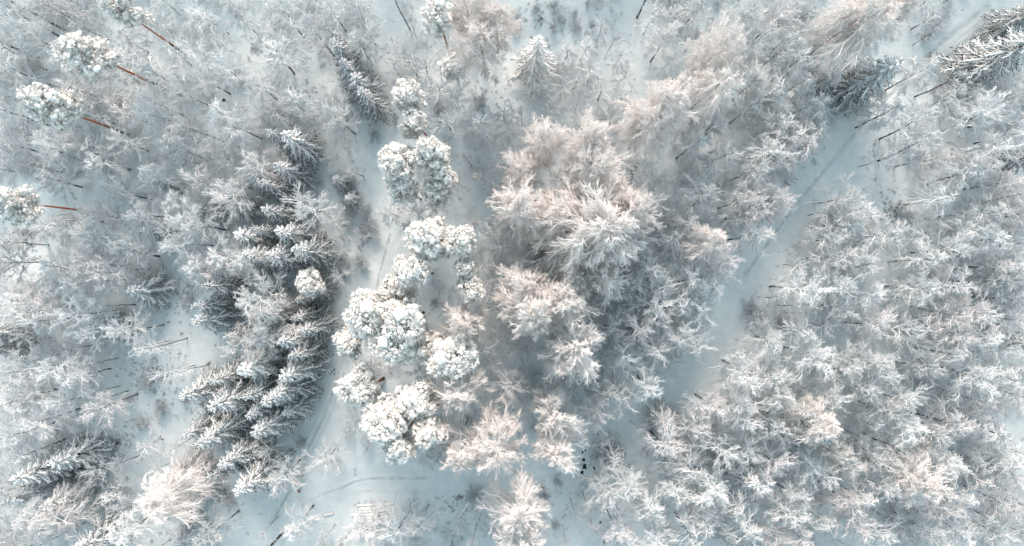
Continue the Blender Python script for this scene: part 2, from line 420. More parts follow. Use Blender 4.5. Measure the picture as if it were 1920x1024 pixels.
# one sheet: fine in the middle, stretched out to the horizon at its rim
step = 0.22
ax = np.arange(-84, 84.1, step); ay = np.arange(-48, 48.1, step)
ext = np.array([2, 5, 10, 20, 40, 80, 160, 400, 1000, 3000.0])
ax = np.concatenate([ax[0] - ext[::-1], ax, ax[-1] + ext]); ay = np.concatenate([ay[0] - ext[::-1], ay, ay[-1] + ext])
X, Y = np.meshgrid(ax, ay); Z = ground_z(X, Y); dz, wr = ruts(X, Y); Z = Z + dz
nx, ny = len(ax), len(ay)
i = (np.arange(ny - 1)[:, None] * nx + np.arange(nx - 1)[None]).ravel()
F = np.stack([i, i + 1, i + nx + 1, i + nx], 1)
V = np.stack([X.ravel(), Y.ravel(), Z.ravel()], 1)
tag(obj('snowy_ground', mesh_np('snowy_ground', V, F, [M['ground']], attr={'wear': wr.ravel()})), kind='structure')

def road(name, pts, hw):
    P = np.array(pts); Q = [P[0]]
    for a, b_ in zip(P[:-1], P[1:]):
        n = max(1, int(np.hypot(*(b_ - a)) / .25))
        for k in range(1, n + 1): Q.append(a + (b_ - a) * k / n)
    Q = np.array(Q); T = np.gradient(Q, axis=0); T /= np.linalg.norm(T, axis=1, keepdims=True); Nn = np.stack([-T[:, 1], T[:, 0]], 1)
    s = np.linspace(-1, 1, 25)
    wv = hw * (0.85 + 0.3 * vnoise(np.arange(len(Q)) * .05, 0 * Q[:, 0], 11))
    XY = Q[:, None] + Nn[:, None] * (s[None, :, None] * wv[:, None, None])
    x, y = XY[..., 0], XY[..., 1]
    dz, wr = ruts(x, y)
    lift = 0.07 * (1 - np.abs(s) ** 4)[None] - 0.045
    rut = 0.03 * (np.exp(-((np.abs(s) - .42) / .10) ** 2))[None] * (0.4 + vnoise(x * .4, y * .4, 12))
    z = ground_z(x, y) + dz + lift - rut
    wr = np.maximum(wr, rut * 2.0)
    n, k = x.shape
    i = (np.arange(n - 1)[:, None] * k + np.arange(k - 1)[None]).ravel()
    F = np.stack([i, i + k, i + k + 1, i + 1], 1)
    V = np.stack([x.ravel(), y.ravel(), z.ravel()], 1)
    tag(obj(name, mesh_np(name, V, F, [M['ground']], attr={'wear': wr.ravel()})), kind='structure')
road('forest_track', LEFT_ROAD, 2.1)
road('forest_road', RIGHT_ROAD, 2.3)

def gz(x, y): return float(ground_z(np.array([x]), np.array([y]))[0])

# open brook water between snow banks
def pool(cx, cy, pts, seed):
    rs = np.random.default_rng(seed)
    for (px, py, rx, ry) in pts:
        x, y = at(px, py); n = 40; a = np.arange(n) * 2 * np.pi / n
        rr = .72 + rs.uniform(-.45, .35, n)
        for _ in range(1): rr = (rr + np.roll(rr, 1)) / 2
        ring = np.stack([x + np.cos(a) * rx / PPM * rr, y + np.sin(a) * ry / PPM * rr, 0 * a], 1)
        ring[:, 2] = ground_z(ring[:, 0], ring[:, 1]) + .035
        V.append((ring, (x, y, gz(x, y) + .035)))
V = []
pool(0, 0, [(1184, 330, 4, 15), (1180, 345, 6, 11), (1191, 316, 4, 9), (1196, 304, 3, 6), (1226, 279, 4, 4), (1172, 352, 5, 4), (1040, 688, 5, 5), (1046, 700, 4, 5),
            (1042, 717, 4, 5), (1043, 726, 5, 8), (1040, 745, 2, 5), (1063, 783, 6, 4), (1068, 787, 5, 3), (1055, 780, 4, 2.5), (1092, 848, 3, 3), (1098, 844, 3, 3),
            (1094, 862, 4, 5), (1096, 875, 6, 8), (1092, 886, 4, 6), (1100, 900, 3, 3), (1120, 946, 4, 4), (1132, 1000, 4, 7), (1135, 1015, 5, 8), (1126, 980, 3, 4),
            (420, 188, 5, 4), (443, 201, 3, 3), (372, 268, 4, 3), (127, 645, 2.5, 1.5), (690, 212, 3, 4), (1133, 950, 3, 2)], 5)
vv, ff, n0 = [], [], 0
for ring, c in V:
    vv.append(ring); vv.append(np.array([c])); n = len(ring)
    k = np.arange(n); ff.append(np.stack([n0 + k, n0 + (k + 1) % n, np.full(n, n0 + n)], 1)); n0 += n + 1
tag(obj('brook', mesh_np('brook', np.concatenate(vv), np.concatenate(ff), [M['water']])), kind='structure')

# ------------------------------------------------------------------ tree data: crown centres in photo pixels and radii (px)
TREES = {
'pine': [(217,14,34,20.5),(166,92,44,21),(84,195,40,21),(16,374,36,21),(822,28,30,17),(851,122,25,8),
 (770,182,30,19),(782,225,28,17.5),(800,282,33,19),(826,322,27,16.5),(737,312,38,19),(762,352,30,16),(815,360,25,14),
 (797,448,38,19),(860,452,30,19.5),(782,512,36,19),(868,498,24,17),(881,543,25,17),(752,538,26,15.5),(690,588,40,19.5),(758,602,40,20.5),(738,645,36,19),(655,640,27,12),(802,650,27,16),
 (845,668,40,19.5),(718,560,22,16),(684,738,44,15),(778,752,38,18),(726,792,40,19.5),(748,830,33,19),(796,808,33,18.5),(738,765,24,16.5),
 (580,537,27,11),(492,593,20,9)],
'spruce': [(275,543,40,8),(206,607,32,8),(1240,785,30,8),(395,395,28,9),(455,395,28,8),(645,92,22),(653,112,28),(664,142,32),(684,168,36),(698,195,28),(1005,115,42,16,5),(1625,150,50,15),(1550,152,27,9),(1590,168,30,9),(1868,108,56,19),(1908,35,36,14),
 (535,265,24),(566,272,38),(550,325,30),(502,343,28),(525,355,24),(532,402,28),(480,445,34),(516,437,20),(555,440,34),(496,480,32),(542,482,36),(590,472,34),
 (430,535,24),(410,570,26),(408,597,34),(460,625,20),(525,585,34,14,5),(515,610,34),(565,630,36),(596,612,28),(584,590,22),(495,680,46,14,5),(440,700,30),(386,727,34),(445,742,42),(505,725,28),(566,692,36),(552,722,36),(582,655,28),
 (535,735,34),(500,762,30),(390,795,30),(425,805,40),(515,790,36),(458,845,34),(435,868,24),(488,888,40),(355,878,32,9),(376,918,32,9),(352,1003,30,8),(345,952,26,8),(604,545,22,8),(579,560,20,9),
 (20,620,34,12),(95,872,44,13),(150,850,40,11),(80,912,38,12),(135,925,34,11),(190,1005,40,13),(1005,468,20,8),(1505,800,40,14),(1145,852,28,9),(1390,885,32,13),(640,340,20,6),(660,375,18,5),(300,435,28,9),(1895,640,24,10),(1905,300,30,14),(320,350,18,7),(584,520,22,9),(10,650,26,9),(560,760,28,10)],
'broad': [(1242,195,52,23),(1268,165,36,21),(1222,232,42,21),(1345,98,46,21),(1348,155,48,21),(1640,30,66,20),(1595,45,46,17),(1680,25,42,17),
 (1115,270,46,21),(1100,318,50,21),(1018,272,40,18),(985,325,38,17),(972,398,54,20),(1140,432,96,24,5),(1062,388,54,20),(1168,392,48,19.5),(1092,482,52,19),(1135,510,46,18),
 (1000,538,52,19),(1045,560,50,20),(1085,528,40,18),(1002,598,56,21),(1078,640,56,21),(1060,662,44,17),(880,610,42,19),(868,742,50,18),(938,848,58,19),(980,970,56,17),(985,1010,50,17),(1340,455,36,17),(300,938,54,16),
 (875,25,44,17),(902,80,46,17),(930,40,42,16),(865,860,46,18),(1545,790,42,15),(1712,905,46,16),(1032,775,46,17),(1035,840,46,17)],
'birch': [
 (40,30,44),(95,15,40),(75,75,40),(15,100,44),(40,135,44),(235,72,32,8.5),(250,110,38,8.5),(120,112,34),(148,165,42),(190,190,42,8.5),(130,195,38,8.5),(290,140,36),(215,130,32,8.5),(290,190,36),(30,215,46),(170,215,42,8.5),(240,215,42,8.5),(300,215,36),(20,165,42),(300,45,32,8.5),(270,20,32,8.5),(308,90,28,8.5),
 (25,275,44),(90,285,38),(130,265,34,8.5),(175,290,42,8.5),(60,310,34,8.5),(100,340,42,8.5),(195,305,40,8.5),(232,268,36,8.5),(280,330,36),(215,360,34),(270,400,38),(95,420,38,8.5),(140,410,34,8.5),(170,447,44),(240,478,44),(160,497,42),(100,502,42),(200,505,38),(300,452,32),(10,490,38),(10,455,34),(190,405,34),
 (335,70,30),(385,25,30),(405,70,32),(440,25,38),(480,20,30),(470,62,26),(370,110,28),(500,60,32),(535,30,38),(590,62,36),(620,18,38),(515,105,46),(420,130,36),(375,140,34),(362,180,34),(482,160,36),(420,210,34),(445,237,38),(515,215,38),(560,200,38),(610,205,38),(350,235,34),(335,130,28),(345,12,28),
 (660,15,34),(680,42,40),(670,78,34),(640,228,38),(765,105,36),(910,240,38),
 (1228,25,32),(1240,52,28),(1270,30,34),(1245,78,34),(1255,110,32,9),(1300,22,36),(1312,60,30,9),(1400,35,38),(1425,70,36),(1460,30,38),(1470,90,34),(1500,50,36),(1395,95,30),(1420,150,42),(1445,178,38),(1500,112,38),(1508,150,34),(1520,192,38),(1460,225,42),(1405,205,34),(1340,237,38),(1305,228,30,9),(1535,240,34),
 (1735,132,36,13),(1720,235,38),(1670,212,34),(1840,222,46),(1890,215,40),(1915,180,34),(1915,245,34),(1718,280,44),(1742,295,34),(1850,272,46),(1812,330,42),(1768,372,38),(1840,320,42),(1662,452,44),(1630,440,46),(1640,400,32),(1740,440,32),(1782,470,36),(1840,395,42),(1860,450,38),(1900,410,38),(1815,430,34),(1905,462,38),(1730,490,34),(1860,505,42),(1620,502,42),(1900,500,38),(1880,342,34),(1902,372,36),
 (330,280,34),(380,300,30),(375,340,36),(430,340,32),(440,365,42),(485,310,38),(500,280,32),(340,390,34),(370,422,42),(335,455,34),(370,502,38),(420,440,30),(430,490,38),(470,485,34),(585,390,42),
 (1300,275,36),(1360,290,34),(1320,340,28),(1440,280,42),(1410,320,38),(1320,380,44),(1380,380,34),(1412,365,38),(1400,400,34),(1455,368,34),(1446,402,34),(1340,330,30),(1400,445,38),(1320,490,34),(1350,500,36),(1290,458,30),(1510,270,38),(1475,300,34),(1480,262,34),(1530,255,34),(1290,420,34),(1380,410,30),
 (1582,370,38),(1572,420,48),(1548,450,36),(1562,482,42),(1512,495,22),(1560,395,26),(1590,400,36),
 (90,520,34),(40,560,38),(62,580,42),(78,602,38),(110,550,38),(160,525,38),(150,590,42),(228,530,32),(175,615,28),(230,622,34),(262,650,28,9),(100,690,44),(30,700,42),(130,710,34),(160,742,32),(190,762,34),(120,755,34),(60,740,42),(20,750,42),(315,700,28,8),
 (385,520,40),(490,545,50,15.5),(500,640,38,15),(440,640,38,14),(620,520,28),
 (1130,592,30),(965,725,34),(1000,742,30),(1095,712,32),(1150,560,42),(1190,540,38),(1210,570,48),(1150,620,40),(1200,622,42),(1165,665,34),(1230,602,38),(1236,655,34),(1180,702,32),(1220,725,34),(1255,712,26),(1130,742,38),(1160,732,38),(1245,540,38),(1270,580,38),(1275,640,34),(1225,305,28),(1240,340,28),(1235,378,28),(1250,412,34),(1260,440,38),(1210,440,34),(1190,482,38),(1220,492,34),
 (1300,530,42),(1338,540,36),(1310,570,38),(1290,636,36),(1328,620,32),(1282,685,24),(1396,692,46,13),(1440,720,44),(1460,732,40),(1455,640,34),(1500,620,34),(1520,665,42),(1570,540,48),(1495,540,42),(1560,572,34),(1595,610,32),(1572,702,44),(1380,760,50),(1335,760,36),(1305,762,28),(1490,765,34),(1540,740,34),(1415,648,24),
 (1640,555,38),(1702,560,32),(1630,612,44),(1690,620,42),(1780,540,42),(1770,580,54),(1790,620,42),(1732,540,34),(1860,530,42),(1900,520,38),(1830,580,38),(1890,560,38),(1900,602,42),(1850,640,38),(1620,682,38),(1650,700,34),(1730,690,38),(1620,730,42),(1785,665,34),(1820,700,46),(1880,700,42),(1840,750,38),(1690,750,38),(1660,772,42),(1750,640,30),(1910,740,38),
 (20,820,40),(70,790,38),(145,815,30,9),(180,775,28),(130,975,46),(100,992,42),(60,970,42),(20,930,42),(20,1000,42),(50,850,34),(230,1002,36),(270,895,26,8),
 (525,895,36),(614,855,36,8),(560,980,36,10),(400,1000,42,12),(825,862,36),(750,990,50),(690,1000,40),(790,985,34),(860,1000,30),
 (1112,780,34),(1130,915,48),(1178,915,42),(1150,990,46),(1245,838,46),(1220,960,42),(1240,1002,42),(1262,900,34),(1280,930,34),(1120,1015,28),
 (1300,880,48),(1340,910,42),(1355,840,42),(1400,855,44),(1390,790,42),(1440,800,38),(1310,960,38),(1300,1010,48),(1370,960,38),(1400,1000,42),(1430,910,42),(1450,870,38),(1520,870,34),(1545,890,34),(1500,940,38),(1480,970,38),(1590,940,38),(1550,980,38),(1500,1005,42),(1590,880,34),(1450,1010,38),(1570,850,34),(1300,800,34),
 (1700,790,42),(1640,870,38),(1780,860,38),(1790,800,38),(1832,790,34),(1870,810,44),(1650,1000,46),(1690,990,42),(1740,1000,42),(1805,940,34),(1780,960,34),(1620,940,38),(1680,840,38),(1750,820,38),(1870,880,42),(1890,950,42),(1900,860,34),(1860,1000,42),(1810,1000,38),(1910,1000,38),(1830,900,34),(1600,970,42),(1655,915,34),(1720,960,38),(1910,900,38),(1740,870,34)],
'young': [(150,20,34),(170,55,36),(770,45,22),(800,130,46),(820,175,38),(745,130,28),(735,82,26),(882,235,36),(955,238,32),(945,215,28),(1015,165,30),(1032,212,30),(980,222,32),
 (1060,100,28),(1095,92,32),(1130,50,24),(1145,82,30),(1160,108,26),(1110,132,36),(1080,150,32),(1130,170,36),(1170,142,30),(1085,190,32),(1160,180,28),(1110,222,32),(1150,225,32),(1085,237,28),(1055,160,24),
 (1750,30,36),(1755,60,20),(1790,180,26),(665,320,28),(732,400,30),(780,400,36),(760,425,28),(810,392,30),(880,300,32),(900,330,30),(935,300,36),(860,340,30),(945,360,36),(885,420,34),(945,462,34),(905,495,32),(925,440,30),(970,470,30),(985,505,28),
 (50,640,36),(90,665,36),(130,655,30),(180,680,32),(185,642,28),(825,570,32),(920,540,38),(930,580,40),(940,640,38),(945,740,30),(700,690,28),(785,695,26),(920,690,32),(955,560,34),(985,655,34),(960,620,34),
 (190,880,36),(230,870,32),(270,840,34),(230,960,32),(335,835,30),(332,930,32),(500,990,24),(610,1008,22),(662,802,24),(950,960,32),(650,1010,28),(700,985,28),(890,1010,26),(1195,805,22),(1130,830,26),(1075,960,18),(1100,945,22),(1060,1010,20),(1250,860,30),(1425,605,22),(1480,575,30),(1500,590,28),(1450,560,26),(1040,720,26),(1070,740,26),(1275,605,26),(880,800,32),(840,830,32),(900,960,26),(1620,200,20),(350,300,26),(640,720,18),(930,790,30),(1195,255,26),(1650,300,24),(1790,500,28)],
'bush': [(895,185,20),(825,198,18),(970,30,16),(968,50,12),(1005,20,11),(1042,12,12),(1050,35,14),(1075,25,12),(1082,45,14),(1110,40,10),(1040,52,9),(1105,4,9),(660,350,22),(655,392,18),(685,392,13),(690,438,26),(672,492,22),(685,425,14),(1420,592,26),(1408,575,18),(1470,605,16),(740,222,10),(890,930,20),(900,925,12),(428,935,18),(1040,985,12),(240,750,12),(270,715,18),(300,770,18),(260,790,20),(345,745,14),(1760,45,20),(1745,62,14),(1770,168,16),(1690,402,12),(1712,405,12),(560,890,12),(560,830,14),(640,205,12),(700,255,14),(1185,205,12),(1130,310,14),(355,535,10),(350,565,12),(1048,905,10),(1022,930,9)],
}
LAND = [(217,14,'the orange-trunked pine at the edge above'),(166,92,'the longest orange-trunked pine'),(84,195,'the middle orange-trunked pine'),(16,374,'the leftmost orange-trunked pine'),
 (575,130,'the small hollow upper left'),(465,65,'the tiny clearing near the upper edge'),(670,150,'the upper-left spruce group'),(770,200,'the tall snowy pine beside the track'),(851,122,'the low round snow-covered pine'),
 (1005,115,'the lone spruce in the upper clearing'),(1110,160,'the dark thicket by the upper clearing'),(1242,195,'the big white upper crown'),(1347,125,'the long pale crown near the upper middle'),(1640,30,'the broad white tree at the upper edge'),
 (1625,150,'the dark spruce beside the right road'),(1868,108,'the long-trunked corner spruce'),(1480,335,'the small roadside log stack'),(1400,515,'the narrow middle of the right road'),(1650,380,'the wide snowy bend of the right road'),
 (1600,450,'the leafy-looking clump inside the bend'),(1115,390,'the biggest rime-white crown at the centre'),(1184,330,'the upper black brook opening'),(1000,600,'the pinkish crown below the centre'),(1043,725,'the middle black brook opening'),(1095,865,'the large black brook opening'),
 (1130,980,'the brook opening at the lower edge'),(737,312,'the round pine left of centre'),(797,448,'the snowy pine pair at mid picture'),(758,602,'the largest cauliflower-like pine crown'),(845,668,'the white pine next to the rosy tree'),(740,800,'the lowest snowy pine cluster'),
 (868,742,'the fluffy round tree below the pines'),(707,955,'the snowy log pile'),(563,918,'the walker on the snow'),(585,270,'the dusky spruce left of the track'),(545,470,'the row of star-shaped spruces'),(490,545,'the grey starburst birch in the spruces'),
 (570,670,'the spruce mass at the track edge'),(430,800,'the lower spruce mass'),(365,900,'the two small lower-left spruces'),(300,938,'the bushy white tree lower left'),(120,870,'the long snowy spruces lower left'),(340,600,'the left clearing with thin poles'),(275,543,'the dark round left evergreen'),
 (50,440,'the dotted snow patch at the left'),(100,690,'the white spidery birch at the left'),(380,350,'the dense birches left of the spruces'),(240,478,'the pale crowns at mid left'),(1380,680,'the wide feathery crown below the road'),(1545,790,'the bright tree in the right wood'),
 (1712,905,'the brightest crown at the lower right'),(1770,580,'the wide crown at the right side'),(1900,450,'the right edge at mid height'),(1860,820,'the spiky right edge branches'),(1350,880,'the dense lower right crowns'),(1500,960,'the shadowy wood at the lower right'),(1230,840,'the star crown beside the brook path'),
 (1210,590,'the tangled crowns right of centre'),(1310,380,'the feathery birches left of the right road'),(1450,170,'the feathery wood upper right'),(20,960,'the lower-left corner'),(1900,990,'the lower-right corner'),(30,30,'the upper-left corner')]


# ------------------------------------------------------------------ prototypes
NV = {'birch': 10, 'broad': 5, 'young': 5, 'spruce': 5, 'pine': 6, 'bush': 4}
PROTO = {}
def proto(kind, i):
    if (kind, i) in PROTO: return PROTO[(kind, i)]
    rs = random.Random(kind + str(i))
    if kind == 'birch':
        dr = [-.10, -.30, -.16, -.45, -.06, -.22, -.55, -.12, -.35, -.20][i]
        h, R = 12.0, 2.6
        tr, g = deciduous(100 + i, h, R, 23 + i % 3 * 4, 10, 9, droop=dr, el0=22 + i * 2, lean=.3 + .12 * i, rt=(.078, .042, .019), f0=.30 + .02 * (i % 4), thick_trunk=.11)
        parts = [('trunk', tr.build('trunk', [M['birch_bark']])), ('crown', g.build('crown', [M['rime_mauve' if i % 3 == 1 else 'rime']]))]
    elif kind == 'broad':
        h, R = 18.0, (6.0 if i == GIANT else 4.4)
        tr, g = deciduous(200 + i, h, R, (92 if i == GIANT else 52), 13, 13, f0=.38, el0=(0 if i == GIANT else 12), el1=70, droop=[-.22, -.15, -.3, -.1, -.25, -.38][i], rt=(.10, .058, .030), lean=.8, lop=.25, thick_trunk=.26)
        parts = [('trunk', tr.build('trunk', [M['bark']])), ('crown', g.build('crown', [M['rime_thick_sunlit']]))]
    elif kind == 'young':
        h, R = 8.5, 2.2
        tr, g = deciduous(300 + i, h, R, 16, 8, 6, f0=.22, el0=20, el1=75, droop=[-.05, -.3, -.15, -.5, -.2][i], rt=(.055, .033, .016), lean=.5, thick_trunk=.06)
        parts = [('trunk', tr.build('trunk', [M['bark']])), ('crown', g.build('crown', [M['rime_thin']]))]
    elif kind == 'spruce':
        h, R = 14.0, 2.5
        tr, g = spruce(400 + i, h, R, 11 + i % 3, 7, 6)
        parts = [('trunk', tr.build('trunk', [M['bark']])), ('crown', g.build('crown', [M['spruce_white' if i == 5 else 'spruce']]))]
    elif kind == 'pine':
        h, R = 20.0, 3.1
        tr, nd, sn = pine(500 + i, h, R, 29 + i % 3 * 3, 44)
        parts = [('trunk', tr.build('trunk', [M['pine_bark']])), ('crown', nd.build('crown', [M['needles'], M['bark'], M['pine_snow']]))]
    else:
        h, R = 2.4, 1.4
        g = shrub(600 + i, h, R, 22, 8, 5, .022)
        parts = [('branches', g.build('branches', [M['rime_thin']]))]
    me = parts[-1][1]; co = np.empty(len(me.vertices) * 3, np.float32); me.vertices.foreach_get('co', co); co = co.reshape(-1, 3)
    R = float(np.percentile(np.hypot(co[:, 0], co[:, 1]), 93 if kind != 'spruce' else 96))      # how far this crown really reaches
    PROTO[(kind, i)] = (parts, h, R)
    return PROTO[(kind, i)]

NAME = {'birch': 'birch_tree', 'broad': 'broadleaf_tree', 'young': 'young_birch', 'spruce': 'spruce_tree', 'pine': 'pine_tree', 'bush': 'bush'}
CAT = {'birch': 'birch', 'broad': 'broadleaf tree', 'young': 'young birch', 'spruce': 'spruce', 'pine': 'pine', 'bush': 'bush'}
GROUP = {'birch': 'frosted birches of the wood', 'broad': 'large trees with thick rime', 'young': 'thin young birches', 'spruce': 'snow laden spruces', 'pine': 'snow capped pines', 'bush': 'frosted bushes'}
H0 = {'birch': 12.0, 'broad': 17.5, 'young': 8.0, 'spruce': 13.5, 'pine': 19.5, 'bush': 2.2}
ZC = {'birch': .74, 'broad': .78, 'young': .68, 'spruce': .38, 'pine': .86, 'bush': .5}

def place(kind, px, py, r, h=None, var=None, rot=None, rnd=random):
    h = h or H0[kind] * rnd.uniform(.88, 1.12)
    i = rnd.randrange(NV[kind]) if var is None else var
    zc = h * ZC[kind]
    x, y = at(px, py, zc)
    parts, ph, pR = proto(kind, i)
    s = (r * {'broad': 1.12, 'birch': 1.05, 'spruce': 0.97, 'pine': 1.0}.get(kind, 1.0) / PPM * (CAM_H - zc) / CAM_H) / pR
    root = bpy.data.objects.new(NAME[kind], None); col.objects.link(root)
    root.empty_display_size = 0.5
    root.location = (x, y, gz(x, y)); root.rotation_euler = (0, 0, rnd.uniform(0, 6.283) if rot is None else rot)
    root.scale = (s, s, h / ph)
    first = None
    for nm, me in parts:
        obj(nm, me, root)
    return root, (x, y), s

# ------------------------------------------------------------------ labels that single each tree out
SECT = ['right of', 'upper right of', 'above', 'upper left of', 'left of', 'lower left of', 'below', 'lower right of']
ORD = ['nearest', 'second nearest', 'third nearest', 'fourth nearest', 'fifth nearest', 'sixth nearest', 'seventh nearest', 'eighth nearest', 'ninth nearest', 'tenth nearest', 'eleventh nearest', 'twelfth nearest']
def relabel(items, look):
    """items: list of (root, px, py); label by rank and direction from the nearest landmark"""
    bins = {}
    for root, px, py in items:
        d, n, lx, ly = min((math.hypot(px - lx, py - ly), n, lx, ly) for lx, ly, n in LAND if math.hypot(px - lx, py - ly) > 14)
        a = math.degrees(math.atan2(ly - py, px - lx)) % 360
        bins.setdefault((n, int(((a + 22.5) % 360) // 45)), []).append((d, root, px, py))
    for (n, s), L in bins.items():
        L.sort(key=lambda q: q[0])
        for k, (d, root, px, py) in enumerate(L):
            root['label'] = '%s, %s %s' % (look, SECT[s], n) if len(L) == 1 else '%s, %s %s %s' % (look, ORD[min(k, 11)], SECT[s], n)

# ------------------------------------------------------------------ place the trees
items = {k: [] for k in NV}
rest = []
for kind in ('birch', 'broad', 'young', 'spruce', 'pine', 'bush'):
    L = TREES[kind]
    order = sorted(range(len(L)), key=lambda q: -L[q][2])
    keep = set(order[:296])
    rnd = random.Random(kind)
    for q, T in enumerate(L):
        px, py, r = T[:3]; h = T[3] if len(T) > 3 else None; vr = T[4] if len(T) > 4 else None
        if q not in keep: rest.append((kind, px, py, r)); continue
        root, xy, s = place(kind, px, py, r, h, vr, rnd=rnd)
        tag(root, 'x', CAT[kind], GROUP[kind])
        items[kind].append((root, px, py))
LOOK = {'birch': 'white frosted birch', 'broad': 'big thickly rimed tree', 'young': 'thin grey young birch',
        'spruce': 'snowy-armed dark spruce', 'pine': 'snow-lumped pine', 'bush': 'small frosted bush'}
for k in items: relabel(items[k], LOOK[k])

# ------------------------------------------------------------------ uncountable growth: undergrowth, far wood, heather
CLEAR = [  # pixel polylines with half widths (px) that stay open
    ([(735, 200), (715, 280), (700, 330), (722, 400), (716, 480), (695, 560), (650, 650), (615, 750), (570, 865), (515, 965), (470, 1010)], 36),
    ([(1900, 0), (1740, 120), (1650, 215), (1570, 300), (1480, 405), (1400, 510), (1380, 600), (1300, 712), (1190, 775), (1080, 845), (960, 885), (830, 900), (700, 905), (610, 935), (525, 975)], 31),
    ([(243, 33), (335, 118)], 20), ([(185, 122), (285, 205)], 20), ([(125, 235), (235, 280)], 20), ([(40, 372), (205, 403)], 22),
    ([(230, 560), (260, 640), (240, 740)], 38), ([(700, 905), (620, 925), (830, 905)], 42), ([(1400, 520), (1408, 600)], 34), ([(1310, 700), (1200, 765), (1110, 812)], 34), ([(1700, 60), (1640, 110), (1570, 130)], 20),
    ([(1620, 290), (1640, 360), (1690, 430)], 42),
    ([(660, 930), (760, 925), (900, 930), (1040, 930)], 32), ([(1040, 930), (1070, 1000)], 30),
    ([(345, 540), (365, 620), (350, 700), (330, 770)], 52), ([(290, 640), (270, 720)], 48), ([(200, 800), (225, 850), (270, 830)], 30),
    ([(400, 940), (500, 950)], 40), ([(560, 130), (590, 160)], 28), ([(465, 60), (480, 100)], 22),
    ([(960, 60), (1080, 30)], 40), ([(940, 140), (930, 200)], 26), ([(1190, 0), (1205, 80), (1200, 170)], 24), ([(720, 20), (725, 90)], 24),
    ([(50, 420), (55, 480)], 36), ([(880, 390), (860, 410)], 26), ([(500, 420), (495, 425)], 22), ([(1690, 470), (1650, 500)], 20), ([(1240, 760), (1300, 720)], 18)]
CLM = [([at(*p) for p in pts], hw / PPM) for pts, hw in CLEAR]
def openness(x, y, pad=0.0):
    o = np.full(np.shape(x), -9.0)
    for pts, hw in CLM: o = np.maximum(o, hw + pad - seg_dist(x, y, pts))
    return o          # >0 inside a clearing

def scatter(name, protos, X, Y, S, SZ, mats, sink=0.0):
    """copies of prototype geometry merged in one mesh (for growth nobody could count)"""
    rs = np.random.default_rng(len(X)); Vs, F3s, F4s, m3s, m4s = [], [], [], [], []; n0 = 0
    PA = [p.arrays() for p in protos]
    which = rs.integers(0, len(protos), len(X)); rot = rs.uniform(0, 6.283, len(X)); Zg = ground_z(X, Y) - sink
    for k, (V, F3, F4, m3, m4) in enumerate(PA):
        id_ = np.nonzero(which == k)[0]
        if not len(id_): continue
        c, s = np.cos(rot[id_])[:, None], np.sin(rot[id_])[:, None]; sc = S[id_][:, None]
        W = np.stack([(V[None, :, 0] * c - V[None, :, 1] * s) * sc + X[id_][:, None], (V[None, :, 0] * s + V[None, :, 1] * c) * sc + Y[id_][:, None],
                      V[None, :, 2] * SZ[id_][:, None] + Zg[id_][:, None]], -1)
        off = n0 + np.arange(len(id_)) * len(V)
        if len(F3): F3s.append((F3[None] + off[:, None, None]).reshape(-1, 3)); m3s.append(np.tile(m3, len(id_)))
        if len(F4): F4s.append((F4[None] + off[:, None, None]).reshape(-1, 4)); m4s.append(np.tile(m4, len(id_)))
        Vs.append(W.reshape(-1, 3)); n0 += W.shape[0] * W.shape[1]
    F, mi = [], []
    if F3s: F.append(np.concatenate(F3s)); mi.append(np.concatenate(m3s))
    if F4s: F.append(np.concatenate(F4s)); mi.append(np.concatenate(m4s))
    return obj(name, mesh_np(name, np.concatenate(Vs), F, mats, np.concatenate(mi)))

rs = np.random.default_rng(21)
N = 2300
x = rs.uniform(-80, 80, N); y = rs.uniform(-45, 45, N)
o = np.maximum(openness(x, y, 1.4), -99); dens = vnoise(x * .18, y * .18, 31)
k = (o <= 0) & (dens > .22)
x, y = x[k], y[k]; n = len(x)
print('undergrowth', n)
s = rs.uniform(.55, 1.3, n)
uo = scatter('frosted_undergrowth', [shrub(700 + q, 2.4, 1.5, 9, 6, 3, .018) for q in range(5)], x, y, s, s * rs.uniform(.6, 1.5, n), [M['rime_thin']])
tag(uo, 'grey frosted brushwood filling the floor between the trees', 'undergrowth', kind='stuff')

# saplings and slim trees of the wood beyond the ones singled out, and the wood that goes on past the frame
def small_tree(q, h=9.5, R=2.3):
    tr, g = deciduous(800 + q, h, R, 16, 8, 6, droop=[-.1, -.35, -.2, -.5][q % 4], el0=25, rt=(.06, .035, .018), lean=.6, thick_trunk=.045)
    V, F3, F4, m3, m4 = tr.arrays(); g.add(V, F4, 1); return g
N = 5000
x = rs.uniform(-108, 108, N); y = rs.uniform(-68, 68, N)
ok = np.ones(N, bool)
tx = np.array([r_.location.x for kk in items for r_, a_, b_ in items[kk] if kk != 'bush']); ty = np.array([r_.location.y for kk in items for r_, a_, b_ in items[kk] if kk != 'bush'])
o = np.maximum(openness(x, y, 1.6), openness(x * 1.09, y * 1.09, 2.2)); o = np.maximum(o, openness(x * 1.05, y * 1.05, 2.0)); placed = []
for q in range(N):
    if o[q] > 0: continue
    if len(placed):
        P = np.array(placed)
        if np.min((P[:, 0] - x[q]) ** 2 + (P[:, 1] - y[q]) ** 2) < (10.0 if abs(x[q]) < 70 and abs(y[q]) < 38 else 5.5): continue
    if np.min((tx - x[q]) ** 2 + (ty - y[q]) ** 2) < 8.0: continue
    placed.append((x[q], y[q]))
P = np.array(placed).reshape(-1, 2)
for kind, px, py, r in rest:
    P = np.vstack([P, [at(px, py, 8)]])
print('background trees', len(P), 'rest', len(rest))
n = len(P); s = rs.uniform(.6, 1.05, n)
inside = (np.abs(P[:, 0]) < 76) & (np.abs(P[:, 1]) < 42)
s = np.where(inside, s, s * 1.25)
